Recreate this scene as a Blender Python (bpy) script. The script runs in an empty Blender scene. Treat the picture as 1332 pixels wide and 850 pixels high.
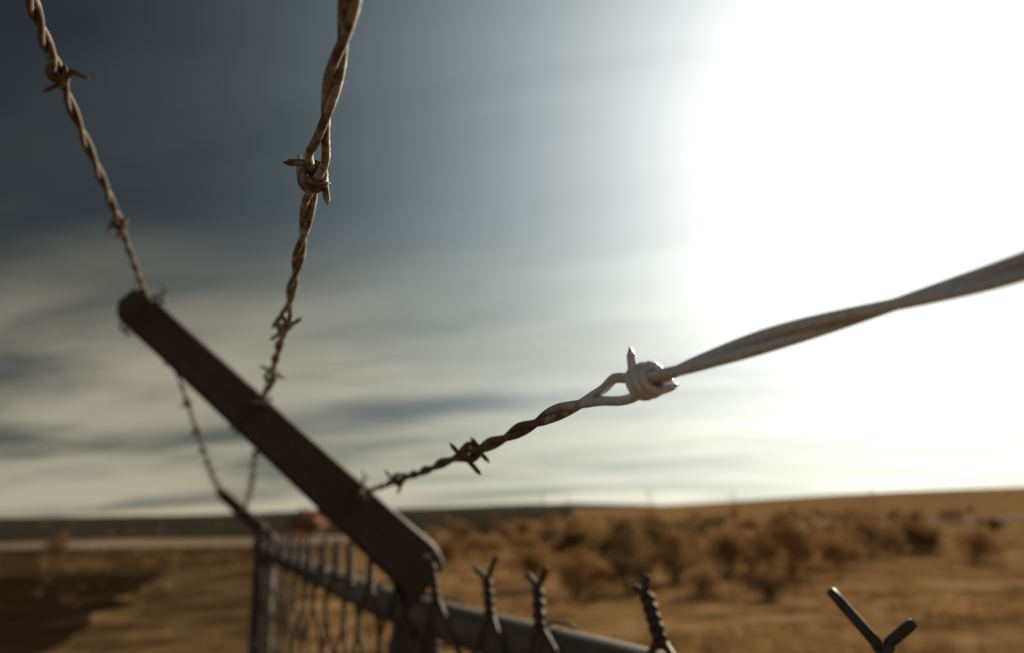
import bpy, math, random
from mathutils import Vector, Matrix, noise
random.seed(7)
R=math.radians
scene=bpy.context.scene
V=lambda l:[Vector(p) for p in l]
# strand paths in metres (fence stands on the ground at z=0, camera at eye height 2 m)
w1=V([(-0.154,0.2167,2.1726),(-0.1626,0.2364,2.1762),(-0.1766,0.266,2.1817),(-0.1979,0.3152,2.1904),(-0.2238,0.3861,2.1947),(-0.2701,0.5188,2.1977),(-0.3183,0.6518,2.1994),(-0.3625,0.7734,2.2066),(-0.3989,0.9377,2.1617),(-0.4585,1.1526,2.1197),(-0.8099,2.2449,2.0562)])
w2=V([(-0.0264,0.1286,2.1096),(-0.0326,0.1487,2.1115),(-0.0389,0.1691,2.1121),(-0.0496,0.2001,2.1113),(-0.064,0.2421,2.1072),(-0.0773,0.2832,2.1068),(-0.0945,0.335,2.1049),(-0.1228,0.4181,2.1006),(-0.1733,0.5628,2.096),(-0.2537,0.8051,2.1137),(-0.3551,1.1076,2.0925),(-0.565,1.7338,2.0473),(-0.7581,2.2776,2.0036)])
w3=V([(0.0904,0.0944,2.0357),(0.0895,0.1123,2.0382),(0.0869,0.1296,2.0389),(0.0548,0.1664,2.035),(0.0338,0.198,2.0313),(0.0131,0.2599,2.0302),(-0.0193,0.3634,2.0261),(-0.0817,0.5696,2.0224),(-0.1614,0.8476,2.0182),(-0.3197,1.3336,2.0026),(-0.7031,2.311,1.9479)])

# ---------------- node helpers
def newmat(name):
    m=bpy.data.materials.new(name); m.use_nodes=True
    nt=m.node_tree; b=nt.nodes["Principled BSDF"]; return m,nt,b
def N(nt,t,**k):
    n=nt.nodes.new(t)
    for a,v in k.items(): setattr(n,a,v)
    return n
def ramp(nt,src,stops):
    r=N(nt,'ShaderNodeValToRGB'); nt.links.new(src,r.inputs[0])
    e=r.color_ramp.elements
    while len(e)<len(stops): e.new(.5)
    for i,(p,c) in enumerate(stops):
        e[i].position=p; e[i].color=(*c,1)
    return r.outputs[0]
def noi(nt,vec,scale,detail=5,rough=.6,dist=0):
    n=N(nt,'ShaderNodeTexNoise'); n.inputs['Scale'].default_value=scale; n.inputs['Detail'].default_value=detail
    n.inputs['Roughness'].default_value=rough; n.inputs['Distortion'].default_value=dist
    if vec is not None: nt.links.new(vec,n.inputs['Vector'])
    return n.outputs[0]
def mixc(nt,f,a,b,bt='MIX'):
    m=N(nt,'ShaderNodeMix',data_type='RGBA',blend_type=bt)
    for s,v in ((m.inputs[0],f),(m.inputs[6],a),(m.inputs[7],b)):
        if isinstance(v,(int,float)): s.default_value=v
        elif isinstance(v,tuple): s.default_value=(*v,1)
        else: nt.links.new(v,s)
    return m.outputs[2]
def ma(nt,op,a,b=0,clamp=False):
    m=N(nt,'ShaderNodeMath',operation=op,use_clamp=clamp)
    for s,v in ((m.inputs[0],a),(m.inputs[1],b)):
        if isinstance(v,(int,float)): s.default_value=v
        else: nt.links.new(v,s)
    return m.outputs[0]
def bump(nt,h,b,st,dist):
    bn=N(nt,'ShaderNodeBump'); bn.inputs['Strength'].default_value=st; bn.inputs['Distance'].default_value=dist
    nt.links.new(h,bn.inputs['Height']); nt.links.new(bn.outputs[0],b.inputs['Normal'])

# ---------------- materials
def metal(name,c_clean,c_rust,scale,lo,hi,rough=.5,met=.6,bd=.0003,attr=False,fine=6,lowm=.75):
    m,nt,b=newmat(name); tc=N(nt,'ShaderNodeTexCoord').outputs['Object']
    n1=noi(nt,tc,scale,8,.7); n2=noi(nt,tc,scale*fine,6,.7)
    f=n1
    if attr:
        at=N(nt,'ShaderNodeAttribute',attribute_name='rust').outputs['Fac']  # rust amount; on the lowest wire it also carries the painted sun veil
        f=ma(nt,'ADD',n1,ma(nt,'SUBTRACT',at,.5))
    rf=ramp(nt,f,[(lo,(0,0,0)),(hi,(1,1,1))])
    nf=ramp(nt,n2,[(.3,(0,0,0)),(.7,(1,1,1))])
    clean=mixc(nt,nf,tuple(c*lowm for c in c_clean),tuple(min(1,c*1.12) for c in c_clean))
    rust=mixc(nt,nf,tuple(c*.6 for c in c_rust),tuple(c*1.4 for c in c_rust))
    nt.links.new(mixc(nt,rf,clean,rust),b.inputs['Base Color'])
    nt.links.new(ma(nt,'MULTIPLY',ma(nt,'SUBTRACT',1,rf),met),b.inputs['Metallic'])
    nt.links.new(ma(nt,'ADD',ma(nt,'ADD',ma(nt,'MULTIPLY',rf,.25),rough),ma(nt,'MULTIPLY',nf,.12)),b.inputs['Roughness'])
    bump(nt,n2,b,.8,bd)
    return m
m_wire=metal('weathered_veiled_zinc_wire',(.80,.79,.84),(.115,.070,.042),140,.35,.62,.34,.25,.0005,True,fine=7,lowm=.6)  # weathered zinc and rust; the pale zinc tone also paints sun veil
m_arm=metal('weathered_steel_arm',(.080,.063,.050),(.045,.029,.019),9,.3,.7,.5,.5,.0003,fine=12)
m_post=metal('weathered_post',(.060,.050,.042),(.04,.027,.018),9,.3,.7,.6,.3,.0003,fine=12)
m_rail=metal('weathered_pipe',(.17,.148,.125),(.075,.052,.036),14,.35,.7,.42,.5,.0003)
m_link=metal('chain_link_wire',(.095,.074,.057),(.05,.033,.021),60,.4,.65,.5,.4,.0003)

# ---------------- mesh helpers
def frames(pts):
    n=len(pts); T=[]
    for i in range(n):
        t=(pts[min(i+1,n-1)]-pts[max(i-1,0)]); T.append(t.normalized())
    up=Vector((0,0,1)) if abs(T[0].z)<.9 else Vector((1,0,0))
    nn=(up-T[0]*up.dot(T[0])).normalized(); Ns=[nn]
    for i in range(1,n):
        q=T[i-1].rotation_difference(T[i]); nn=q@nn; nn=(nn-T[i]*nn.dot(T[i])).normalized(); Ns.append(nn)
    return T,Ns,[T[i].cross(Ns[i]) for i in range(n)]
class MB:
    def __init__(s): s.v=[];s.f=[];s.r=[]
    def tube(s,pts,rad,sides=8,attr=.5):
        T,Nn,B=frames(pts); b0=len(s.v); n=len(pts)
        for i,p in enumerate(pts):
            r=rad[i] if isinstance(rad,list) else rad
            a_=attr[i] if isinstance(attr,list) else attr
            for k in range(sides):
                a=2*math.pi*k/sides
                s.v.append(p+Nn[i]*(math.cos(a)*r)+B[i]*(math.sin(a)*r)); s.r.append(a_)
        for i in range(n-1):
            for k in range(sides):
                k2=(k+1)%sides
                s.f.append((b0+i*sides+k,b0+i*sides+k2,b0+(i+1)*sides+k2,b0+(i+1)*sides+k))
        s.f.append(tuple(b0+k for k in reversed(range(sides)))); s.f.append(tuple(b0+(n-1)*sides+k for k in range(sides)))
    def obj(s,name,mat,parent=None,smooth=True,attr=False):
        me=bpy.data.meshes.new(name); me.from_pydata([tuple(v) for v in s.v],[],s.f); me.update()
        if smooth:
            me.polygons.foreach_set('use_smooth',[len(f)<=4 for f in s.f])
        if attr:
            a=me.attributes.new('rust','FLOAT','POINT'); a.data.foreach_set('value',s.r)  # rust amount, plus the painted sun veil on the lowest wire
        me.materials.append(mat); o=bpy.data.objects.new(name,me); scene.collection.objects.link(o)
        if parent: o.parent=parent
        return o
def empty(name):
    o=bpy.data.objects.new(name,None); scene.collection.objects.link(o); o.empty_display_size=.1; return o
def spline(cp,step):
    out=[];n=len(cp)
    for i in range(n-1):
        p0=cp[max(i-1,0)];p1=cp[i];p2=cp[i+1];p3=cp[min(i+2,n-1)]
        d01=max((p1-p0).length,1e-4);d12=(p2-p1).length;d23=max((p3-p2).length,1e-4)
        m1=(p2-p1)/d12; m2=m1
        if i>0: m1=((p1-p0)/d01*d12+(p2-p1)/d12*d01)/(d01+d12)
        if i<n-2: m2=((p2-p1)/d12*d23+(p3-p2)/d23*d12)/(d12+d23)
        k=max(2,int(d12/.02))*10
        for j in range(k):
            t=j/k;h00=2*t**3-3*t*t+1;h10=t**3-2*t*t+t;h01=-2*t**3+3*t*t;h11=t**3-t*t
            out.append(p1*h00+m1*(h10*d12)+p2*h01+m2*(h11*d12))
    out.append(cp[-1])
    S=[0]
    for i in range(1,len(out)): S.append(S[-1]+(out[i]-out[i-1]).length)
    L=S[-1];res=[];ss=[];j=0;s=0
    while s<L:
        while S[j+1]<s: j+=1
        t=(s-S[j])/(S[j+1]-S[j]); res.append(out[j].lerp(out[j+1],t)); ss.append(s); s+=step
    return res,ss,L

def barbed_wire(cp,barbs,rust_veil,pitchf,phase,parent,seed,sp0=None):
    rnd=random.Random(seed)
    pts,ss,L=spline(cp,.0016)
    T,Nn,B=frames(pts)
    sb=[]
    for b in barbs:
        i=min(range(len(pts)),key=lambda i:(pts[i]-b[0]).length); sb.append((ss[i],i,b[1]))
    last=max(s for s,_,_ in sb); s=last+.13
    while s<L-.02:
        i=min(int(s/.0016),len(pts)-1); sb.append((ss[i],i,(rnd.uniform(0,6.28),rnd.uniform(0,6.28)))); s+=.13+rnd.uniform(-.01,.01)
    mb=MB()
    sp=[(rnd.uniform(.3,1.2),rnd.uniform(.2,1.0)) for _ in sb]
    if sp0: sp[0]=sp0
    ref=min(i for _,i,_ in sb)
    ang=[0]
    for i in range(1,len(pts)): ang.append(ang[-1]+2*math.pi*.0016/pitchf(ss[i]))
    base=ang[ref]
    for k in range(2):
        pl=[];at=[]
        for i,p in enumerate(pts):
            off=.00128
            for (s0,_,_),(wa,wb) in zip(sb,sp):
                d=ss[i]-s0; w=wa if d<0 else wb
                off+=.0012*w*math.exp(-((abs(d)-.011)/.0095)**2)
            wob=.0004*math.sin(ss[i]*37+seed)
            a=phase+ang[i]-base+.6*math.sin(ss[i]*23+seed)+k*math.pi
            pl.append(p+Nn[i]*(math.cos(a)*off+wob)+B[i]*(math.sin(a)*off)); at.append(rust_veil(ss[i]))
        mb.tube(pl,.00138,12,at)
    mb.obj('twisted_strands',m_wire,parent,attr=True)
    mb=MB()
    for s0,i,angs in sb:
        for w in range(2):
            Rc=.0034+.0004*w; turns=(2.0,1.0) [w] if len(angs)<3 else angs[2+w]
            a1=angs[w]; a0=a1-2*math.pi*turns
            ax0=(-.0030 if w==0 else -.0008); ax1=(.0014 if w==0 else .0032)
            path=[];rad=[]
            def pos(a,ax,r=Rc): return pts[i]+T[i]*ax+Nn[i]*(math.cos(a)*r)+B[i]*(math.sin(a)*r)
            def tan(a): return (-Nn[i]*math.sin(a)+B[i]*math.cos(a))
            l0=rnd.uniform(.004,.011); l1=rnd.uniform(.009,.012)
            st=pos(a0,ax0); t0=-tan(a0)+T[i]*rnd.uniform(-.35,.1)
            path+= [st+t0*l0,st+t0*(l0-.0022),st+t0*(l0*.4),st+t0*.0006]; rad+=[.00015,.00112,.00115,.00115]
            kk=32
            for j in range(kk+1):
                a=a0+2*math.pi*turns*j/kk; path.append(pos(a,ax0+(ax1-ax0)*j/kk)); rad.append(.00115)
            en=pos(a1,ax1); t1=tan(a1)+T[i]*rnd.uniform(-.1,.35)
            path+=[en+t1*.001,en+t1*(l1*.5),en+t1*(l1-.0025),en+t1*l1]; rad+=[.00115,.00115,.00112,.00015]
            mb.tube(path,rad,12,rust_veil(ss[i]))
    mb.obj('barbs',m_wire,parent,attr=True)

e1=empty('barbed_wire');e2=empty('barbed_wire.001');e3=empty('barbed_wire.002')
barbed_wire(w1,[(w1[3],(.3,2.6)),(w1[5],(2.0,5)),(w1[7],(4,1))],lambda s:.68,lambda s:.08,.5,e1,11)
barbed_wire(w2,[(w2[4],(4.6+3.1,1.5+3.1,2.25,1.3)),(w2[7],(2.5,5.2)),(w2[9],(3.3,.3)),(w2[8],(.4,2))],lambda s:.55,lambda s:.09 if s<.18 else .08,2.2,e2,5)
barbed_wire(w3,[(w3[4],(1.6+3.14,3.2+3.14,2.3,1.6)),(w3[6],(.8,4)),(w3[7],(4.1,2)),(w3[8],(1,3))],lambda s:.0+.68*min(1,max(0,(s-.10)/.11)),lambda s:.085 if s<.1 else .11 if s<.2 else .085,5.6,e3,8,(.3,1.7))  # rust fades out towards the near end to paint the sun's veil there

# ---------------- fence frame
armT=Vector((-0.3879,0.7717,2.2137)); armB=Vector((-0.0933,0.9092,1.9295))
J=Vector((-.1107,.9172,1.893)); near=Vector((.0535,.6088,1.893)); far=Vector((-.6911,2.2783,1.905))
un=Vector((near.x-J.x,near.y-J.y,0)).normalized(); uf=(far-J).normalized()
fence=empty('chain_link_fence')
def cyl(mb,a,b,r,sides=32,seg=2): 
    mb.tube([a.lerp(b,i/seg) for i in range(seg+1)],r,sides)
mb=MB(); 
rp,_,_=spline([far,J.lerp(far,.5)-Vector((0,0,.004)),J,J+un*.35,J+un*1.0,J+un*2.4],.02)
mb.tube(rp,.0185,32)
mb.obj('top_rail',m_rail,fence)
mb=MB()
cyl(mb,Vector((far.x,far.y,0)),Vector((far.x,far.y,1.93)),.03)
mb.tube([Vector((far.x,far.y,z)) for z in (1.905,1.93,1.945,1.955,1.958)],[.033,.033,.028,.016,.004],32)
J2=J+un*2.4
cyl(mb,Vector((J.x,J.y,0)),Vector((J.x,J.y,1.87)),.024)
cyl(mb,Vector((J2.x,J2.y,0)),Vector((J2.x,J2.y,1.93)),.03)
mb.obj('posts',m_post,fence)
mb=MB()
cyl(mb,J-un*.022,J+un*.022,.0225)
mb.tube([Vector((J.x,J.y,z)) for z in (1.80,1.802,1.86,1.885)],[.026,.0285,.0285,.022],32)
mb.obj('post_cap',m_arm,fence)
def arm(top,base,Wd,D0,D1,flare=.0):
    a=(top-base); L=a.length; a.normalize()
    u=(uf-a*uf.dot(a)).normalized(); n=u.cross(a).normalized()
    if n.z<0: n=-n
    th_=.0028
    def prof(W,D):
        r=min(W,D)*.32
        o=[(-W/2,-D/2)]
        for k in range(7):
            an=math.pi-k*math.pi/12; o.append((-W/2+r+r*math.cos(an),D/2-r+r*math.sin(an)))
        for k in range(7):
            an=math.pi/2-k*math.pi/12; o.append((W/2-r+r*math.cos(an),D/2-r+r*math.sin(an)))
        o.append((W/2,-D/2))
        ri=r-th_; i_=[(W/2-th_,-D/2)]
        for k in range(7):
            an=k*math.pi/12; i_.append((W/2-r+ri*math.cos(an),D/2-r+ri*math.sin(an)))
        for k in range(7):
            an=math.pi/2+k*math.pi/12; i_.append((-W/2+r+ri*math.cos(an),D/2-r+ri*math.sin(an)))
        i_.append((-W/2+th_,-D/2))
        return o+i_
    vs=[];fs=[];K=60
    for j in range(K+1):
        t=j/K; D=D0+(D1-D0)*min(1,t*1.15)**.8; W=Wd*(1-.25*t); sh=0
        D+=flare*math.exp(-t*L/.02)
        e=(1-t)*L
        if e<.014: 
            q=math.sqrt(max(0,1-((.014-e)/.014)**2)); D2=D*(.55+.45*q); sh=(D-D2)*.1; D=D2; W*=(.7+.3*q)
        b=t*L; dn=-.012*max(0,1-b/.03)**2
        c=base+a*(L*t)
        for (x,y) in prof(W,D): vs.append(c+u*x+n*(y+sh+dn))
    M=len(prof(.03,.03))
    for j in range(K):
        for k in range(M):
            k2=(k+1)%M; fs.append((j*M+k,j*M+k2,(j+1)*M+k2,(j+1)*M+k))
    fs.append(tuple(reversed(range(M)))); fs.append(tuple(K*M+k for k in range(M)))
    b0=len(vs)
    for k in range(16): vs.append(vs[K*M+k]+a*.0005)
    fs.append(tuple(b0+k for k in range(16)))
    m=MB(); m.v=vs;m.f=fs; m.r=[.5]*len(vs)
    return m,a,u,n
mb,a_,u_,n_=arm(armT,armB,.034,.058,.037,.006)
o=mb.obj('outrigger_arm',m_arm,fence)
bv=o.modifiers.new('b','BEVEL'); bv.width=.0008; bv.segments=2; bv.limit_method='ANGLE'
mb=MB()
for sgn in (-1,1):
    mb.tube([armB.lerp(armT,t)+u_*(sgn*(.0150*(1-.25*t)))-n_*.004 for t in (.06,.1,.3,.5,.7,.9,.94)],[.0004,.003,.003,.003,.0028,.0026,.0004],10)
mb.obj('pressed_rib',m_arm,fence)
a2T=Vector((-0.8182,2.2425,2.0666)); a2B=Vector((far.x,far.y,1.945))
mb,_,_,_=arm(a2T,a2B,.03,.04,.028); mb.obj('end_outrigger_arm',m_arm,fence)
mb=MB()
for p in (w1[7],w2[9],w3[8]):
    t=(p-armB).dot(a_); c=armB+a_*t
    for ds in (-.004,.003):
        loop=[]
        for k in range(25):
            an=2*math.pi*k/24
            loop.append(c+a_*(ds+.0015*math.sin(an*2))+u_*(.0185*max(-1,min(1,1.3*math.cos(an))))+n_*(.024*max(-1,min(1,1.3*math.sin(an)))))
        mb.tube(loop,.0012,6)
    q=c+n_*.024
    rr=random.Random(int(t*1000))
    for w in (0,1):
        mb.tube([q+a_*.004*w,q+n_*.006+u_*rr.uniform(-.004,.004)+a_*.003,q+n_*.011+a_*rr.uniform(-.012,.012)],[.0012,.0012,.0008],6)
mb.obj('tie_wires',m_link,fence)

# chain link fabric (hung on the near side of the rail)
def sm(a,b,t):
    q=max(0,min(1,(t-a)/(b-a))); return q*q*(3-2*q)
pitch=.115; RL=.0025
def nearside(u):
    s=Vector((u.y,-u.x,0))
    return -s if s.x>0 else s
side=nearside(un); sf=nearside(uf)
Lf=(far-J).length
def fab(s):
    s=s-.028*sm(.26,.34,s)*(1-sm(.36,.44,s))-.010*sm(.40,.45,s)+.046*sm(.47,.57,s)
    return (J+un*s+side*.0225) if s>=0 else (J+uf*(-s)+sf*.0225)
s_shift=.002
mb=MB(); h=pitch/2
k0=int(-Lf/h)+1; k1=int(1.9/h)
ztop=1.917
def jit(i,j): 
    return Vector((noise.noise(Vector((i*.7,j*.7,3))),0,noise.noise(Vector((i*.7,j*.7,15)))))*.010
for k in range(k0,k1):
    pts=[]
    for j in range(0,33):
        kk=k+((j+k)%2); s=kk*h+s_shift
        p=fab(s); p.z=ztop-j*h; nrm=side if s>=0 else sf
        pts.append((p+jit(kk,j)+nrm*(.0018 if ((k)%2) else -.0018)))
    path=[]
    for j,p in enumerate(pts):
        if 0<j<len(pts)-1:
            path.append(p.lerp(pts[j-1],.06)); path.append(p.lerp(pts[j+1],.06))
        else: path.append(p)
    mb.tube(path,RL,8)
leans={4:.35,6:.32,8:.5,10:.0}
for k in range(k0,k1+1):
    if (k%2)!=0: continue
    s=k*h+s_shift
    rnd=random.Random(k*13+5)
    base=fab(s); base.z=ztop; base+=jit(k,0)
    nrm=side; uu=un if s>=0 else uf
    ln=leans.get(k,rnd.uniform(.25,.6))
    lean=(-(uu if s>=0 else -uu)*ln+Vector((0,0,1))-nrm*(rnd.uniform(-.1,.2) if k!=10 else 0)).normalized()
    ex=lean.cross(nrm).normalized(); ey=lean.cross(ex)
    H=.033 if s<.4 else .026; 
    if k==10: H=.025
    ph0=rnd.uniform(0,6.28)
    for w in range(2):
        path=[base-Vector((0,0,.004))]; rad=[RL]
        nt_=2.1 if k!=10 else 1.5
        for q in range(26):
            t=q/25; an=ph0+w*math.pi+t*2*math.pi*nt_
            path.append(base+lean*(t*H)+ex*(math.cos(an)*RL)+ey*(math.sin(an)*RL)); rad.append(RL)
        out=(-ex if w else ex)*.85+lean*.65+ey*rnd.uniform(-.2,.2); l=rnd.uniform(.013,.019)
        if k==8 and out.x<0: l=.022
        if k==10: l=.030 if out.x<0 else .015
        e=path[-1]; path+=[e+out*.003,e+out*l*.8,e+out*(l-.0008),e+out*l]; rad+=[RL,RL,RL*.9,RL*.5]
        mb.tube(path,rad,10)
for i in range(-6,6):
    s=i*.21+.09
    c=(J+un*s) if s>=0 else (J+uf*(-s)); u=un if s>=0 else uf
    nr=side if s>=0 else sf
    mb.tube([c+u*(.002*math.sin(a*.5))+nr*(.0225*math.cos(a))+Vector((0,0,.0225*math.sin(a))) for a in [k*2*math.pi/24 for k in range(25)]],.0016,6)
mb.obj('chain_link_fabric',m_link,fence)

# ---------------- ground
mg,nt,b=newmat('dry_prairie'); tc=N(nt,'ShaderNodeTexCoord').outputs['Object']
n1=noi(nt,tc,.09,6,.6); n2=noi(nt,tc,.6,8,.65); n3=noi(nt,tc,9,6,.7); n4=noi(nt,tc,.02,5,.55)
c=ramp(nt,n2,[(.38,(.060,.033,.014)),(.47,(.26,.145,.062)),(.60,(.56,.37,.185))])
c=mixc(nt,ramp(nt,n1,[(.42,(0,0,0)),(.6,(.5,.5,.5))]),c,(.42,.25,.115))
c=mixc(nt,.5,c,ramp(nt,n3,[(.3,(.3,.3,.3)),(.7,(1,1,1))]),'MULTIPLY')
c=mixc(nt,ramp(nt,n4,[(.42,(0,0,0)),(.6,(.45,.45,.45))]),c,(.15,.095,.052))
sx_=N(nt,'ShaderNodeSeparateXYZ'); nt.links.new(tc,sx_.inputs[0])
vignette_m=ramp(nt,ma(nt,'ADD',ma(nt,'MULTIPLY',sx_.outputs[0],-.05),ma(nt,'MULTIPLY',n1,.6)),[(.45,(0,0,0)),(.95,(.9,.9,.9))])  # lens vignetting painted into the soil colour, darker towards the left
c=mixc(nt,vignette_m,c,(.040,.025,.013))
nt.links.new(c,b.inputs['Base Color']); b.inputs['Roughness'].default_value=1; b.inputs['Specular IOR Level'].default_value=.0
bump(nt,ma(nt,'ADD',ma(nt,'MULTIPLY',n2,.6),ma(nt,'MULTIPLY',n3,.15)),b,1,.4)
def hill(x,y):
    r=math.hypot(x,y); az=math.degrees(math.atan2(x,y)); z=0
    z+=.3*noise.noise(Vector((x*.05,y*.05,0)))*sm(15,60,r)
    z+=sm(250,1300,r)*(20*sm(2,34,az)+3*noise.noise(Vector((az*.09,1.5,r*.0006)))*sm(-30,0,az)+2*sm(-30,0,az))
    return z
vs=[(0,0,0)];fs=[];rings=[];r=1.5
while r<6000: rings.append(r); r*=1.07
A=200
for r in rings:
    for k in range(A):
        a=2*math.pi*k/A; x=r*math.sin(a);y=r*math.cos(a); vs.append((x,y,hill(x,y)))
for k in range(A): fs.append((0,1+k,1+(k+1)%A))
for i in range(len(rings)-1):
    for k in range(A):
        fs.append((1+i*A+k,1+(i+1)*A+k,1+(i+1)*A+(k+1)%A,1+i*A+(k+1)%A))
m=MB(); m.v=vs;m.f=fs
gr=m.obj('ground',mg)
mh,nt,b=newmat('far_hill_scrub'); tc=N(nt,'ShaderNodeTexCoord').outputs['Object']
nt.links.new(ramp(nt,noi(nt,tc,.01,6),[(.35,(.050,.053,.055)),(.65,(.090,.086,.076))]),b.inputs['Base Color']); b.inputs['Roughness'].default_value=1; b.inputs['Specular IOR Level'].default_value=0
v=[];f=[];n=160
for i in range(n+1):
    az=-62+i*82/n; hh=((2+7*(.5+noise.noise(Vector((az*.11,3.3,0)))))*(.25+.75*sm(-34,-4,az))+11*math.exp(-((az-1)/7)**2)+1.5*noise.noise(Vector((az*.6,1,0))))*sm(20,8,az)
    for (rr,z) in ((1500,-1),(1650,hh*.5),(1850,hh*.85),(2050,hh),(2400,-2)):
        v.append((rr*math.sin(R(az)),rr*math.cos(R(az)),z+ (2 if z>0 else 0)))
for i in range(n):
    for k in range(4): f.append((i*5+k,(i+1)*5+k,(i+1)*5+k+1,i*5+k+1))
m=MB();m.v=v;m.f=f; m.obj('hills',mh)

def strip(name,ptsL,ptsR,z,mat,nw=6):
    v=[];f=[]
    for a,bb in zip(ptsL,ptsR):
        for i in range(nw+1):
            t=i/nw; x=a[0]+(bb[0]-a[0])*t; y=a[1]+(bb[1]-a[1])*t; v.append((x,y,hill(x,y)+z))
    for i in range(len(ptsL)-1):
        for k in range(nw): f.append((i*(nw+1)+k,i*(nw+1)+k+1,(i+1)*(nw+1)+k+1,(i+1)*(nw+1)+k))
    mm=MB();mm.v=v;mm.f=f; return mm.obj(name,mat,smooth=False)
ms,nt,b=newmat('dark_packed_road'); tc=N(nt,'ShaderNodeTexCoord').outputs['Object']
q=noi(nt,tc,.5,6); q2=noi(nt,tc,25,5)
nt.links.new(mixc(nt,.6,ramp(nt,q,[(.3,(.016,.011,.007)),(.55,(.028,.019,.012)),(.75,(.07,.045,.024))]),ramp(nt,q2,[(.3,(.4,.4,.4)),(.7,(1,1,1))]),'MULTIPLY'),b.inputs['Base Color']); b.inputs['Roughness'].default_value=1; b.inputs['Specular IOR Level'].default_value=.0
bump(nt,q2,b,.7,.02)
def dirt(name,c1,c2,c3,sc):
    md,nt,b=newmat(name); tc=N(nt,'ShaderNodeTexCoord').outputs['Object']
    q=noi(nt,tc,sc,8,.7); q2=noi(nt,tc,sc*14,5,.7)
    nt.links.new(mixc(nt,.5,ramp(nt,q,[(.35,c1),(.52,c2),(.7,c3)]),ramp(nt,q2,[(.3,(.4,.4,.4)),(.7,(1,1,1))]),'MULTIPLY'),b.inputs['Base Color']); b.inputs['Roughness'].default_value=1; b.inputs['Specular IOR Level'].default_value=.0
    bump(nt,ma(nt,'ADD',q,ma(nt,'MULTIPLY',q2,.2)),b,.9,.15); return md
md=dirt('track_dirt',(.030,.018,.009),(.14,.088,.044),(.30,.20,.105),.5)
mp=dirt('pale_road_dirt',(.20,.155,.11),(.32,.25,.175),(.40,.32,.22),.15)
mf=dirt('scrub_field_soil',(.030,.029,.024),(.052,.045,.036),(.080,.067,.050),.06)
def poly(pts,n):
    out=[]
    for (a,b_) in zip(pts[:-1],pts[1:]):
        for i in range(n): out.append((a[0]+(b_[0]-a[0])*i/n,a[1]+(b_[1]-a[1])*i/n))
    return out+[pts[-1]]
def lin(a,b,n): return poly([a,b],n)
def wig(l,s,amp): return [(x+amp*noise.noise(Vector((i*.45,s,0))),y+amp*noise.noise(Vector((i*.45,s,7)))) for i,(x,y) in enumerate(l)]
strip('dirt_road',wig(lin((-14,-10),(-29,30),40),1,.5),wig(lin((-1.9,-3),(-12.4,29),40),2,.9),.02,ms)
strip('dirt_track',wig(lin((-2.6,-3),(-13.4,34),40),2.5,.9),wig(lin((.2,-3),(-8.2,34),40),4,1.2),.012,md)
strip('pale_dirt_road',wig(poly([(-120,44),(-18,52),(120,130)],30),5,1.5),wig(poly([(-120,54),(-20,66),(110,150)],30),6,2),.10,mp)
pl=wig(poly([(-120,55),(-21,67.5),(6,84)],30),6,2)
strip('scrub_field',pl,[(x*14-60*(1-i/60),y*14) for i,(x,y) in enumerate(pl)],.14,mf,24)

# ---------------- vegetation
ml,nt,b=newmat('sage_foliage'); tc=N(nt,'ShaderNodeTexCoord').outputs['Object']
oi=N(nt,'ShaderNodeObjectInfo').outputs['Random']
q=noi(nt,tc,5,4)
c=ramp(nt,q,[(.3,(.17,.09,.038)),(.55,(.38,.225,.10)),(.75,(.55,.37,.17))])
c=mixc(nt,ramp(nt,oi,[(0,(0,0,0)),(.5,(.1,.1,.1)),(1,(.9,.9,.9))]),c,(.060,.042,.026))
nt.links.new(c,b.inputs['Base Color']); b.inputs['Roughness'].default_value=.9; b.inputs['Specular IOR Level'].default_value=.1
tr=N(nt,'ShaderNodeBsdfTranslucent'); nt.links.new(c,tr.inputs[0]); mx=N(nt,'ShaderNodeMixShader'); mx.inputs[0].default_value=.45
out=nt.nodes['Material Output']; nt.links.new(b.outputs[0],mx.inputs[1]); nt.links.new(tr.outputs[0],mx.inputs[2]); nt.links.new(mx.outputs[0],out.inputs[0])
def bushmesh(seed):
    rnd=random.Random(seed); v=[];f=[]
    clumps=[]
    for i in range(16):
        a=rnd.uniform(0,6.28); rr=rnd.uniform(0,.5); clumps.append((Vector((rr*math.cos(a),rr*math.sin(a),rnd.uniform(.18,.95-rr*.8))),rnd.uniform(.13,.26)))
    for c,r in clumps:
        b0=len(v); w=.008
        for q in (Vector((0,0,0)),c*.5+Vector((0,0,-.04)),c): v+= [q+Vector((w,0,0)),q+Vector((-w,w,0)),q+Vector((-w,-w,0))]
        for s in range(2):
            for k in range(3): f.append((b0+s*3+k,b0+s*3+(k+1)%3,b0+s*3+3+(k+1)%3,b0+s*3+3+k))
        for j in range(130):
            d=Vector((rnd.gauss(0,1),rnd.gauss(0,1),rnd.gauss(0,1))).normalized()
            p=c+d*r*rnd.uniform(.55,1.15)
            if p.z<.02: continue
            up=(d+Vector((0,0,.8))+Vector((rnd.uniform(-.5,.5),rnd.uniform(-.5,.5),0))).normalized(); sd=up.orthogonal().normalized(); sd.rotate(Matrix.Rotation(rnd.uniform(0,6.28),3,up))
            l=rnd.uniform(.04,.10); w=rnd.uniform(.010,.024); b0=len(v)
            v+=[p-sd*w,p+sd*w,p+up*l]; f.append((b0,b0+1,b0+2))
    me=bpy.data.meshes.new('bush'); me.from_pydata([tuple(x) for x in v],[],f); me.materials.append(ml); return me
bm=[bushmesh(s) for s in range(5)]
scrub=empty('sagebrush_scrub'); rnd=random.Random(3); cnt=0
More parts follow.
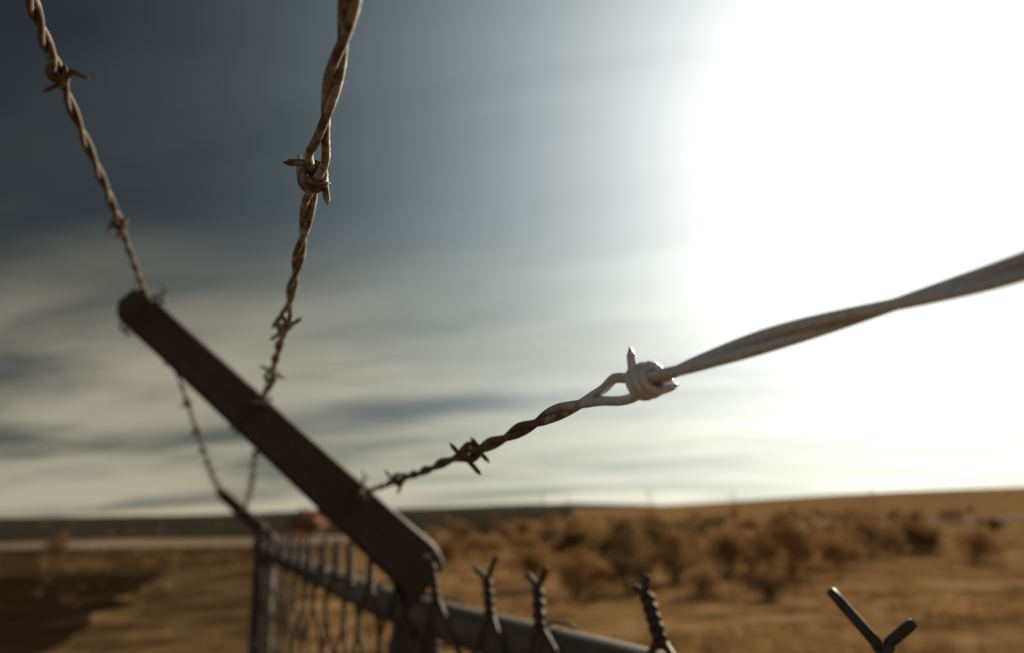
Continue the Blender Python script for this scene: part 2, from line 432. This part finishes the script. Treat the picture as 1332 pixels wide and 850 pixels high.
def addb(x,y,s,hs):
    o=bpy.data.objects.new('bush',rnd.choice(bm)); scene.collection.objects.link(o); o.parent=scrub
    o.location=(x,y,hill(x,y)-.03); o.rotation_euler=(0,0,rnd.uniform(0,6.28)); o.scale=(s,s*rnd.uniform(.85,1.15),hs)
for (x,y,s,hh) in [(8.1,24.5,2.3,2.0),(6.4,25,1.7,1.45),(7.5,26.5,1.5,1.2),(10.2,26.5,1.6,1.3),(4.4,23,1.6,1.3),(3.4,26,1.9,1.6),(1.4,19.6,1.5,1.15),(2.7,20.5,1.3,1.05),(.5,22,1.3,1.1),(14,33,2.2,1.9),(12.2,32,1.5,1.3),(18,37,2.2,1.8),(16,29,1.7,1.3),(2.6,31,2.1,1.8),(1.4,33,1.6,1.2),(6.0,36,2.0,1.6),(9,40,2.2,1.7),(4.3,19.5,.9,.7),(5.6,18.6,.8,.6),(-25.5,46,1.3,1.0)]:
    addb(x,y,s,hh)
while cnt<170:
    y=30*math.exp(rnd.uniform(0,1.9)); az=R(rnd.uniform(-6,42)); x=y*math.tan(az)
    if noise.noise(Vector((x*.06,y*.06,5)))<.02: continue
    s=rnd.uniform(.9,2.1); addb(x,y,s,s*rnd.uniform(.6,.9)); cnt+=1
for i in range(40):
    y=rnd.uniform(60,260); az=R(rnd.uniform(-40,-8)); s=rnd.uniform(.7,1.4); addb(y*math.tan(az),y,s,s*.7)
mgx,nt,b=newmat('dry_grass_blades'); gi=N(nt,'ShaderNodeTexCoord').outputs['Object']
q=noi(nt,gi,.8,4)
c=ramp(nt,q,[(.35,(.13,.07,.03)),(.65,(.50,.32,.145))]); nt.links.new(c,b.inputs['Base Color']); b.inputs['Roughness'].default_value=.8; b.inputs['Specular IOR Level'].default_value=.1
tr=N(nt,'ShaderNodeBsdfTranslucent'); nt.links.new(c,tr.inputs[0]); mx=N(nt,'ShaderNodeMixShader'); mx.inputs[0].default_value=.4
nt.links.new(b.outputs[0],mx.inputs[1]); nt.links.new(tr.outputs[0],mx.inputs[2]); nt.links.new(mx.outputs[0],nt.nodes['Material Output'].inputs[0])
m=MB(); n=0
while n<3800:
    y=7*math.exp(rnd.uniform(0,2.0)); az=R(rnd.uniform(-30,44)); x=y*math.tan(az)
    edge=-8.2*(y+3)/37+1.2
    if x<edge and not (x<edge-3 and y>31): 
        if rnd.random()>.08: continue
    if noise.noise(Vector((x*.22,y*.22,2)))<.0: continue
    n+=1; sc=rnd.uniform(.5,1.4)
    for k in range(10):
        a=rnd.uniform(0,6.28); ln=rnd.uniform(.12,.30)*sc; q=Vector((x+rnd.gauss(0,.07)*sc,y+rnd.gauss(0,.07)*sc,0)); q.z=hill(q.x,q.y)
        t=q+Vector((math.cos(a)*ln*.45,math.sin(a)*ln*.45,ln)); wv=Vector((-math.sin(a),math.cos(a),0))*.008*sc
        b0=len(m.v); m.v+=[q-wv,q+wv,t]; m.f.append((b0,b0+1,b0+2))
m.obj('dry_grass',mgx,smooth=False)
m=MB()
for (x,y,hh) in [(.65,24,2.5),(3.8,24,2.6),(6.8,26,2.5),(11.6,27,2.7),(12.6,30,2.4),(1.8,30,2.5)]:
    pp=[Vector((x+.12*math.sin(t*3)+.15*t,y,hh*t)) for t in [i/8 for i in range(9)]]
    m.tube(pp,[.022*(1-.5*i/8) for i in range(9)],5)
    for t in (.5,.62,.72,.82,.9):
        p=pp[int(t*8)]; s=rnd.choice((-1,1)); m.tube([p,p+Vector((s*.1,.03,.15)),p+Vector((s*.14,.03,.3))],[.010,.008,.004],4)
m.obj('weed_stalks',mgx)

# ---------------- small shed in the distance
mr,nt,b=newmat('rusty_roof'); q=noi(nt,N(nt,'ShaderNodeTexCoord').outputs['Object'],2,6)
nt.links.new(ramp(nt,q,[(.3,(.15,.05,.02)),(.7,(.26,.10,.04))]),b.inputs['Base Color']); b.inputs['Roughness'].default_value=.95; b.inputs['Specular IOR Level'].default_value=.1
mw,nt,b=newmat('weathered_boards'); q=noi(nt,N(nt,'ShaderNodeTexCoord').outputs['Object'],3,6)
nt.links.new(ramp(nt,q,[(.3,(.14,.06,.03)),(.7,(.28,.12,.06))]),b.inputs['Base Color']); b.inputs['Roughness'].default_value=.9
sh=empty('wooden_shed'); sx,sy=-20.7,81
def box(m,x0,x1,y0,y1,z0,z1):
    b0=len(m.v); m.v+=[Vector(p) for p in ((x0,y0,z0),(x1,y0,z0),(x1,y1,z0),(x0,y1,z0),(x0,y0,z1),(x1,y0,z1),(x1,y1,z1),(x0,y1,z1))]
    m.f+=[tuple(b0+i for i in q) for q in ((0,3,2,1),(4,5,6,7),(0,1,5,4),(1,2,6,5),(2,3,7,6),(3,0,4,7))]
m=MB(); box(m,-1.2,1.2,-1.2,1.2,0,.9)
b0=len(m.v); m.v+=[Vector(p) for p in ((-1.2,-1.2,.9),(1.2,-1.2,.9),(0,-1.2,1.9),(-1.2,1.2,.9),(1.2,1.2,.9),(0,1.2,1.9))]; m.f+=[(b0,b0+1,b0+2),(b0+3,b0+5,b0+4)]
m.obj('walls',mw,sh,smooth=False)
m=MB()
for s in (-1,1):
    b0=len(m.v); m.v+=[Vector(p) for p in ((s*1.6,-1.5,.65),(0,-1.5,2.0),(0,1.5,2.0),(s*1.6,1.5,.65),(s*1.6,-1.5,.57),(0,-1.5,1.92),(0,1.5,1.92),(s*1.6,1.5,.57))]
    m.f+=[tuple(b0+i for i in q) for q in ((0,1,2,3),(4,7,6,5),(0,4,5,1),(3,2,6,7),(0,3,7,4))]
m.obj('gable_roof',mr,sh,smooth=False)
m=MB(); box(m,-.4,.4,-1.26,-1.203,0,.85); m.obj('door',mr,sh,smooth=False)
sh.location=(sx,sy,hill(sx,sy)+.1); sh.scale=(1.2,1.2,1.2)

# ---------------- light
Sd=Vector((.515,.925,.436)).normalized()
el=math.asin(Sd.z); az=math.atan2(Sd.x,Sd.y)
sl=bpy.data.lights.new('sun','SUN'); sl.energy=5; sl.angle=R(.5); sl.color=(1,.84,.62)
so=bpy.data.objects.new('sun',sl); scene.collection.objects.link(so); so.rotation_euler=Sd.to_track_quat('Z','Y').to_euler(); so.location=(20,40,30)
w=bpy.data.worlds.new("World"); scene.world=w; w.use_nodes=True; nt=w.node_tree
bg=nt.nodes['Background']; wo=nt.nodes['World Output']
sky=N(nt,'ShaderNodeTexSky',sky_type='NISHITA'); sky.sun_disc=False; sky.sun_elevation=el; sky.sun_rotation=az; sky.dust_density=.3; sky.air_density=1.0; sky.ozone_density=1.5
hs=N(nt,'ShaderNodeHueSaturation'); hs.inputs['Saturation'].default_value=.7; hs.inputs['Value'].default_value=.06; nt.links.new(sky.outputs[0],hs.inputs['Color'])
tcn=N(nt,'ShaderNodeTexCoord').outputs['Generated']
sp=N(nt,'ShaderNodeSeparateXYZ'); nt.links.new(tcn,sp.inputs[0]); X,Y,Z=sp.outputs
dt=N(nt,'ShaderNodeVectorMath',operation='DOT_PRODUCT'); nt.links.new(tcn,dt.inputs[0]); dt.inputs[1].default_value=Sd
D=ma(nt,'MAXIMUM',dt.outputs['Value'],0)
Dn=ma(nt,'MAXIMUM',ma(nt,'MULTIPLY',dt.outputs['Value'],-1),0)
g1=ma(nt,'POWER',D,9); g1b=ma(nt,'POWER',D,16); g2=ma(nt,'POWER',D,36); g3=ma(nt,'POWER',D,400)
zc=ma(nt,'ADD',ma(nt,'MAXIMUM',Z,0),.13)
cu=ma(nt,'DIVIDE',X,zc); cv=ma(nt,'DIVIDE',Y,zc)
cb=N(nt,'ShaderNodeCombineXYZ'); nt.links.new(ma(nt,'MULTIPLY',cu,.42),cb.inputs[0]); nt.links.new(ma(nt,'ADD',cv,ma(nt,'MULTIPLY',cu,.22)),cb.inputs[1])
cn=noi(nt,cb.outputs[0],.62,5,.5,.5)
cn2=noi(nt,cb.outputs[0],2.2,6,.55,.8)
cm=ma(nt,'ADD',ma(nt,'MULTIPLY',cn,.8),ma(nt,'MULTIPLY',cn2,.2))
mr_=N(nt,'ShaderNodeMapRange',interpolation_type='SMOOTHSTEP'); nt.links.new(cm,mr_.inputs[0]); mr_.inputs[1].default_value=.40; mr_.inputs[2].default_value=.58
lo=N(nt,'ShaderNodeMapRange',interpolation_type='SMOOTHSTEP'); nt.links.new(Z,lo.inputs[0]); lo.inputs[1].default_value=.15; lo.inputs[2].default_value=.36; lo.inputs[3].default_value=1; lo.inputs[4].default_value=.06
cl=ma(nt,'MULTIPLY',mr_.outputs[0],lo.outputs[0])
hz=ma(nt,'POWER',2.718,ma(nt,'MULTIPLY',ma(nt,'MAXIMUM',Z,0),-12))
# thin high cirrus, seen mostly where the sun lights it from behind
cr=noi(nt,cb.outputs[0],1.8,5,.5,1.2)
crm=N(nt,'ShaderNodeMapRange',interpolation_type='SMOOTHSTEP'); nt.links.new(cr,crm.inputs[0]); crm.inputs[1].default_value=.35; crm.inputs[2].default_value=.7; crm.inputs[3].default_value=.95; crm.inputs[4].default_value=1.08
def scl(col,f):
    v=N(nt,'ShaderNodeVectorMath',operation='SCALE'); v.inputs[0].default_value=col
    if isinstance(f,(int,float)): v.inputs['Scale'].default_value=f
    else: nt.links.new(f,v.inputs['Scale'])
    return v.outputs[0]
def addv(a,b_):
    v=N(nt,'ShaderNodeVectorMath',operation='ADD'); nt.links.new(a,v.inputs[0]); nt.links.new(b_,v.inputs[1]); return v.outputs[0]
veil=scl((.66,.95,1.04),ma(nt,'ADD',ma(nt,'MULTIPLY',ma(nt,'MULTIPLY',g1,crm.outputs[0]),.70),.009))
warm=scl((.54,.34,.24),ma(nt,'MULTIPLY',g1b,crm.outputs[0]))
core=scl((1,1,.98),ma(nt,'ADD',ma(nt,'MULTIPLY',g2,.8),ma(nt,'MULTIPLY',g3,5)))
clc=scl((1,.90,.63),ma(nt,'MULTIPLY',cl,ma(nt,'ADD',.28,ma(nt,'MULTIPLY',g1,.12))))
hzc=scl((1,.97,.72),ma(nt,'MULTIPLY',hz,ma(nt,'ADD',.13,ma(nt,'MULTIPLY',g1,.75))))
back_fill=scl((1,.93,.85),ma(nt,'MULTIPLY',Dn,.27))  # added sky glow behind the camera, brightens the fronts of wires and arm
tot=addv(addv(addv(veil,core),addv(clc,hzc)),addv(warm,back_fill))
nt.links.new(hs.outputs[0],bg.inputs[0]); bg.inputs[1].default_value=.1
bg2=N(nt,'ShaderNodeBackground'); sc10=N(nt,'ShaderNodeVectorMath',operation='SCALE'); nt.links.new(tot,sc10.inputs[0]); sc10.inputs['Scale'].default_value=10
nt.links.new(sc10.outputs[0],bg2.inputs[0]); bg2.inputs[1].default_value=.1
ad=N(nt,'ShaderNodeAddShader'); nt.links.new(bg.outputs[0],ad.inputs[0]); nt.links.new(bg2.outputs[0],ad.inputs[1]); nt.links.new(ad.outputs[0],wo.inputs[0])

# ---------------- camera
cd=bpy.data.cameras.new('camera'); co=bpy.data.objects.new('camera',cd); scene.collection.objects.link(co)
co.matrix_world=Matrix.Translation((0,0,2.0))@Matrix.Rotation(R(90+13),4,'X')@Matrix.Rotation(R(-.9),4,'Z')
cd.sensor_width=36; cd.lens=28; cd.clip_start=.01; cd.clip_end=20000
cd.dof.use_dof=True; cd.dof.focus_distance=.25; cd.dof.aperture_fstop=8.5
scene.camera=co
scene.view_settings.view_transform='Standard'; scene.view_settings.look='None'; scene.view_settings.exposure=0
